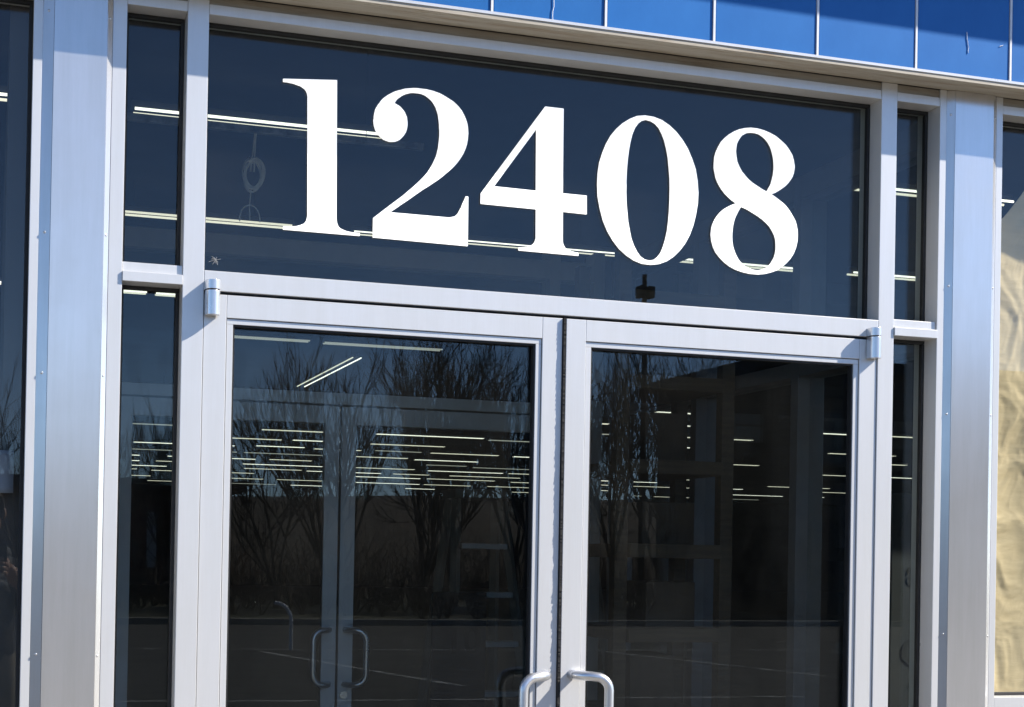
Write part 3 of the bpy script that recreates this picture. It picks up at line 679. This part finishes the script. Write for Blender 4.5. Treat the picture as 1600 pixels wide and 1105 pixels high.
def ladder(x, y, label):
    t = thing('step_ladder', label, 'ladder', (x, y, FZ)); inv = Matrix.Translation(t.location).inverted()
    def lp(o): o.parent = t; o.matrix_parent_inverse = inv; return o
    H = 1.8
    for s in (-1, 1):
        for (yb, yt, nm) in ((-.45, -.05, 'rail'), (.45, .07, 'back_rail')):
            bm = bmesh.new(); tube(bm, [(x + s * .25, y + yb, FZ), (x + s * .13, y + yt, H)], .028, 4); lp(mk(nm, bm, 'fibreglass'))
    for k in range(1, 7):
        f = k / 7; hw = .25 - .12 * f - .02; yy = y - .45 + .4 * f
        lp(bx('step', x - hw, x + hw, yy - .05, yy + .05, FZ + H * f, FZ + H * f + .03, 'galvanised', None, .003))
    lp(bx('ladder_top', x - .16, x + .16, y - .12, y + .14, H, H + .05, 'fibreglass', None, .006))
ladder(2.02, 4.3, 'step ladder standing behind the left entrance door beyond the lobby')
ladder(3.02, 5.6, 'step ladder standing behind the right entrance door, left of the shelf rack')
def poster(x0, x1, y, z0, z1, texts, label):
    t = thing('poster_board', label, 'poster', ((x0 + x1) / 2, y, z0)); inv = Matrix.Translation(t.location).inverted()
    def pp(o): o.parent = t; o.matrix_parent_inverse = inv; return o
    pp(bx('board', x0, x1, y, y + .012, z0, z1, 'board_grey', None, .002))
    for (s, cx, zb, h) in texts:
        cu_ = bpy.data.curves.new('text', 'FONT'); cu_.body = s; cu_.align_x = 'CENTER'; cu_.size = h * 1.38; cu_.extrude = .001; cu_.offset = h * .03
        tmp = bpy.data.objects.new('tmp', cu_); COL.objects.link(tmp)
        me = bpy.data.meshes.new_from_object(tmp.evaluated_get(bpy.context.evaluated_depsgraph_get())); bpy.data.objects.remove(tmp)
        me.transform(Matrix.Translation((cx, y - .002, zb)) @ Matrix.Rotation(R(90), 4, 'X'))
        me.materials.clear(); me.materials.append(MATS['ink'])
        o = bpy.data.objects.new('lettering', me); COL.objects.link(o); pp(o)
poster(1.53, 1.80, 3.4, .55, 1.32, (('10', 1.685, 1.03, .13),), 'dim grey board lettered 10 behind the left door')
poster(2.24, 2.36, .55, .85, 1.72, (('A', 2.31, 1.585, .10), ('a', 2.32, 1.43, .085), ('O', 2.325, 1.175, .085), ('2', 2.325, 1.07, .05)), 'dim grey board lettered A a O 2 in the right side window')

# ------------------------------------------------------------------ the view that the glass mirrors: bare trees, pole, low building
def tree_mesh(seed, H, spread):
    rg = random.Random(seed); tb = bmesh.new(); bb = bmesh.new()
    LEN = (.17, .38, .25, .16, .10, .06); KID = (4, 5, 4, 4, 2); RAD = (.017, .0085, .0048, .0028, .0016, .0011)
    def grow(p, d, lev):
        L = H * LEN[lev] * rg.uniform(.65, 1.15); r = H * RAD[lev] * rg.uniform(.8, 1.15); r1 = H * RAD[lev + 1] if lev < 5 else r * .5
        n = 4 if lev < 3 else 3; pts = [p]; dd = d.copy()
        for i in range(n):
            dd = (dd + Vector((rg.uniform(-1, 1), rg.uniform(-1, 1), rg.uniform(-.5, 1.0))) * (.07 + .04 * lev)).normalized()
            pts.append(pts[-1] + dd * L / n)
        tube(tb if lev == 0 else bb, pts, [r + (r1 - r) * i / n for i in range(n + 1)], 7 if lev == 0 else (5 if lev < 2 else 3), lev < 2)
        if lev >= 5: return
        for k in range(KID[lev]):
            f = 1.0 if k == 0 else rg.uniform(.2 if lev else .6, .98)
            i = min(n - 1, int(f * n)); q = pts[i].lerp(pts[i + 1], f * n - i) if f < 1 else pts[-1]
            az = rg.uniform(0, 2 * math.pi); tilt = rg.uniform(.22, .62 if lev < 2 else .85) * spread if k else rg.uniform(.05, .3)
            a = dd.orthogonal().normalized(); a.rotate(Matrix.Rotation(az, 3, dd))
            nd = (dd * math.cos(tilt) + a * math.sin(tilt) + Vector((0, 0, .14))).normalized()
            grow(q, nd, lev + 1)
    grow(Vector((0, 0, -.1)), Vector((rg.uniform(-.1, .1), rg.uniform(-.1, .1), 1)).normalized(), 0)
    zs = sorted(v.co.z for v in bb.verts); k = H / zs[int(len(zs) * .985)]
    for b in (tb, bb):
        for v in b.verts: v.co *= k
    return tb, bb
tm = []
for s in range(5):
    tb, bb = tree_mesh(20 + s, 8.0, (1.0, .8, 1.15, .7, .95)[s])
    a = bpy.data.meshes.new('trunk'); tb.to_mesh(a); tb.free(); a.materials.append(MATS['bark'])
    b = bpy.data.meshes.new('crown'); bb.to_mesh(b); bb.free(); b.materials.append(MATS['bark'])
    tm.append((a, b))
TR = [(2.2, -39, 5.2, 'in the left narrow window, left half'), (4.4, -41, 5.6, 'in the left narrow window, right half'), (6.9, -38, 5.6, 'at the left edge of the left door'), (9.0, -40, 7.0, 'left of centre in the left door'), (10.8, -37.5, 7.4, 'at the centre of the left door'), (12.6, -40.5, 8.0, 'tallest in the left door, right of centre'), (14.3, -38.5, 7.0, 'towards the right of the left door'), (15.6, -41, 7.6, 'at the right edge of the left door'), (17.0, -39, 7.6, 'at the left edge of the right door'), (18.2, -37.5, 7.9, 'beside the lamp pole in the right door'), (19.6, -40, 7.8, 'in front of the brown building'), (9.9, -46, 8.0, 'farther back, left door centre'), (13.4, -47, 8.6, 'farther back, right half of left door'), (16.4, -46, 8.4, 'farther back near the door seam'), (0.3, -42, 6.0, 'low, left of the narrow window'), (-2.5, -40, 6.5, 'in the dark left shop window')]
for i, (x, y, H, ds) in enumerate(TR):
    t = thing('bare_tree', 'bare leafless tree reflected ' + ds, 'tree', (x, y, -.06), 'bare trees mirrored in the glass')
    s = H / 8.0; t.scale = (s, s, s); t.rotation_euler[2] = i * 1.7
    a, b = tm[i % 5]
    for nm, me in (('trunk', a), ('crown', b)):
        o = bpy.data.objects.new(nm, me); COL.objects.link(o); o.parent = t
# leafless thicket under the trees
rg = random.Random(5); bm = bmesh.new()
for k in range(2600):
    x = rg.uniform(-10, 42); y = rg.uniform(-58, -45); h = rg.uniform(.8, 2.2) + max(0, (-y - 52) * .12)
    tube(bm, [(x, y, -.1), (x + rg.uniform(-.3, .3), y + rg.uniform(-.3, .3), h * .55), (x + rg.uniform(-.8, .8), y + rg.uniform(-.8, .8), h)], [.03, .018, .006], 3, False)
o = mk('thicket', bm, 'bark'); o['kind'] = 'stuff'; o['label'] = 'dense leafless thicket under the reflected trees'; o['category'] = 'thicket'
rg = random.Random(8); bm = bmesh.new()
for k in range(420):
    cx = rg.uniform(-10, 34); cy = rg.uniform(-44, -32); h = rg.uniform(.25, 1.1)
    for q in range(7):
        tube(bm, [(cx, cy, -.1), (cx + rg.uniform(-.3, .3), cy + rg.uniform(-.3, .3), h * .6), (cx + rg.uniform(-.7, .7), cy + rg.uniform(-.7, .7), h * rg.uniform(.7, 1.1))], [.025, .018, .008], 3, False)
o = mk('scrub', bm, 'bark'); o['kind'] = 'stuff'; o['label'] = 'low dry scrub along the reflected verge'; o['category'] = 'scrub'
# parking-lot light pole
t = thing('lamp_pole', 'dark parking lot light pole reflected under the numeral zero', 'lamp post', (18.3, -39.86, -.06)); linv = Matrix.Translation(t.location).inverted()
def lp2(o): o.parent = t; o.matrix_parent_inverse = linv; return o
bm = bmesh.new(); tube(bm, [(18.3, -39.86, -.06), (18.3, -39.86, 10.15)], [.11, .07], 10); lp2(mk('pole', bm, 'pole_paint'))
for s in (-1, 1):
    bm = bmesh.new(); box(bm, 18.3 + (.07 if s > 0 else -.22), 18.3 + (.27 if s > 0 else -.07), -40.05, -39.66, 9.42, 9.78); lp2(mk('lamp_head', bm, 'pole_paint', None, .02))
# far low brick building
t = thing('brick_building', 'low brick building reflected dimly in the left narrow window', 'building', (2, -47.5, -.06)); binv = Matrix.Translation(t.location).inverted()
def bp_(o): o.parent = t; o.matrix_parent_inverse = binv; return o
bp_(bx('wall', -14, 7, -52, -47.5, -.1, 3.4, 'brick')); bp_(bx('roof', -14.4, 7.4, -52.4, -47.1, 3.4, 3.75, 'roofing', None, .03))
for x in (-11, -7, -3, 1.0):
    f = bp_(bx('window_frame', x - .6, x + .6, -47.5, -47.43, 1.0, 2.4, 'white_metal')); bp_(bx('window', x - .5, x + .5, -47.429, -47.42, 1.1, 2.3, 'window_dark'))
bp_(bx('door', 4.3, 4.6, -47.5, -47.4, .9, 2.7, 'white_metal'))
t = thing('brown_building', 'tall brown clapboard building reflected in the right door and side window', 'building', (28, -36, -.06)); gi = Matrix.Translation(t.location).inverted()
def gp(o): o.parent = t; o.matrix_parent_inverse = gi; return o
BX0, BX1 = 20.6, 46
gp(bx('wall', BX0, BX1, -44, -36.0, -.1, 7.0, 'clapboard')); gp(bx('roof', BX0 - .4, BX1 + .4, -44.4, -35.6, 7.0, 7.3, 'roofing', None, .03))
for k in range(20):
    bm = bmesh.new(); z0 = .02 + k * .345
    vs = [bm.verts.new(v) for v in ((BX0, -35.99, z0), (BX1, -35.99, z0), (BX1, -35.90, z0), (BX0, -35.90, z0), (BX0, -35.985, z0 + .35), (BX1, -35.985, z0 + .35))]
    for f in ((0, 1, 2, 3), (3, 2, 5, 4), (0, 4, 5, 1), (0, 3, 4), (1, 5, 2)): bm.faces.new([vs[q] for q in f])
    bmesh.ops.recalc_face_normals(bm, faces=bm.faces); gp(mk('clapboard', bm, 'clapboard'))
for x in (22.6, 27.0, 31.5, 36):
    for z in (1.0, 4.2): gp(bx('window_frame', x - .75, x + .75, -35.9, -35.82, z, z + 1.7, 'wood')); gp(bx('window', x - .62, x + .62, -35.819, -35.81, z + .12, z + 1.58, 'window_dark'))
# bent pipe rail beside the lot
bm = bmesh.new(); pts = [(4.35, -22.2, -.16), (4.35, -22.2, .35)] + [(4.35 - .28 * (1 - math.cos(a)), -22.2, .35 + .28 * math.sin(a)) for a in (math.pi / 2 * i / 6 for i in range(1, 7))]
tube(bm, pts, .03, 8); o = mk('bent_pipe', bm, 'caulk'); tag(o, 'bent pale steel pipe reflected low in the left door', 'pipe')

# ------------------------------------------------------------------ the photographer, mirrored at the left edge
px_, py_ = -0.50, -4.22
per = thing('person', 'person in dark jacket and khaki trousers holding up a phone, reflected at left', 'person', (px_, py_, FZ))
def skin_mesh(name, verts, edges, rad, mats, pick, sub=2, root=0, parent=per):
    me = bpy.data.meshes.new(name); me.from_pydata(verts, edges, []); o = bpy.data.objects.new(name, me); COL.objects.link(o)
    o.modifiers.new('s', 'SKIN'); sv = me.skin_vertices[0].data
    for i, r in enumerate(rad): sv[i].radius = (r if isinstance(r, tuple) else (r, r)); sv[i].use_root = (i == root)
    o.modifiers.new('d', 'SUBSURF').levels = sub
    m2 = bpy.data.meshes.new_from_object(o.evaluated_get(bpy.context.evaluated_depsgraph_get()))
    bpy.data.objects.remove(o)
    m2.materials.clear()
    for m in mats: m2.materials.append(MATS[m])
    for p in m2.polygons: p.use_smooth = True; p.material_index = pick(p.center)
    m2.name = name; o = bpy.data.objects.new(name, m2); COL.objects.link(o); o.parent = parent
    return o
V = [(0, 0, .95), (0, .0, 1.08), (0, .01, 1.22), (0, .0, 1.36), (0, .0, 1.46), (0, .02, 1.53), (0, .03, 1.62), (0, .03, 1.71),
     (.10, 0, .88), (.11, .015, .50), (.115, -.01, .09), (.12, .10, .035),
     (-.10, 0, .88), (-.11, .015, .50), (-.115, -.01, .09), (-.12, .10, .035),
     (.17, 0, 1.40), (.225, .10, 1.15), (.135, .30, 1.38), (.105, .345, 1.42),
     (-.17, 0, 1.40), (-.20, .10, 1.15), (-.08, .30, 1.38), (-.045, .345, 1.42)]
E_ = [(0, 1), (1, 2), (2, 3), (3, 4), (4, 5), (5, 6), (6, 7), (0, 8), (8, 9), (9, 10), (10, 11), (0, 12), (12, 13), (13, 14), (14, 15), (3, 16), (16, 17), (17, 18), (18, 19), (3, 20), (20, 21), (21, 22), (22, 23)]
RD = [(.17, .12), (.155, .11), (.17, .115), (.17, .11), .065, .06, .095, .075, .095, .065, .05, .045, .095, .065, .05, .045, .075, .055, .037, .034, .075, .055, .037, .034]
def pick(c):
    if c.z > 1.475 and abs(c.x) < .13 and c.y < .2: return 2
    if c.y > .29: return 2
    if c.z < .06: return 3
    if c.z < .97 and c.y < .2: return 1
    return 0
body = skin_mesh('body', V, E_, RD, ['jacket', 'trousers', 'skin', 'jacket'], pick)
def hand(s, bx_):
    # palm and five separate fingers wrapped round the phone edge
    for k in range(4):
        z = 1.452 - k * .021; l = (.9, 1.0, .95, .78)[k]
        vs = [(bx_, .35, z - .01), (bx_ - s * .004, .35 + .040 * l, z), (bx_ - s * .018, .35 + .062 * l, z + .002), (bx_ - s * .045 * l, .35 + .060 * l, z + .002)]
        skin_mesh('finger', vs, [(0, 1), (1, 2), (2, 3)], [.011, .0098, .009, .0075], ['skin'], lambda c: 0, 1)
    vs = [(bx_, .345, 1.43), (bx_ - s * .012, .352, 1.462), (bx_ - s * .034, .362, 1.485)]
    skin_mesh('thumb', vs, [(0, 1), (1, 2)], [.013, .011, .009], ['skin'], lambda c: 0, 1)
    skin_mesh('palm', [(bx_ + s * .002, .335, 1.405), (bx_ + s * .002, .36, 1.45)], [(0, 1)], [(.018, .03), (.015, .038)], ['skin'], lambda c: 0, 2)
hand(1, .105); hand(-1, -.045)
# head details
bm = bmesh.new(); bmesh.ops.create_uvsphere(bm, u_segments=20, v_segments=12, radius=.112)
for v in bm.verts: v.co = Vector((v.co.x * .86, v.co.y * 1.02 + .012, v.co.z * 1.08 + 1.70))
bmesh.ops.delete(bm, geom=[v for v in bm.verts if v.co.y > .055 and v.co.z < 1.745], context='VERTS'); mk('hair', bm, 'hair', per, 0, True)
bm = bmesh.new()
box(bm, -.012, .012, .115, .145, 1.635, 1.675); mk('nose', bm, 'skin', per, .006, True)
for s in (-1, 1):
    bm = bmesh.new(); bmesh.ops.create_uvsphere(bm, u_segments=10, v_segments=6, radius=.012)
    for v in bm.verts: v.co += Vector((s * .034, .112, 1.69))
    mk('eye', bm, 'phone', per, 0, True)
    bm = bmesh.new(); bmesh.ops.create_uvsphere(bm, u_segments=10, v_segments=6, radius=.03)
    for v in bm.verts: v.co = Vector((v.co.x * .35 + s * .093, v.co.y * .7 + .02, v.co.z + 1.675))
    mk('ear', bm, 'skin', per, 0, True)
bm = bmesh.new(); box(bm, -.026, .026, .108, .122, 1.602, 1.612); mk('mouth', bm, 'skin', per, .003)
bm = bmesh.new()
for k in range(4): tube(bm, [((.10 + .012 * k) * math.cos(a), .02 + (.085 + .014 * k) * math.sin(a), 1.475 - .05 * k + .012 * math.sin(3 * a + k)) for a in (2 * math.pi * i / 24 for i in range(25))], .034, 8, False)
mk('scarf', bm, 'scarf', per, 0, True)
ph = bx('phone', px_ - .045, px_ + .105, -3.822, -3.814, 1.43, 1.515, 'phone', None, .003); tag(ph, 'dark phone held up sideways by the reflected person', 'phone')
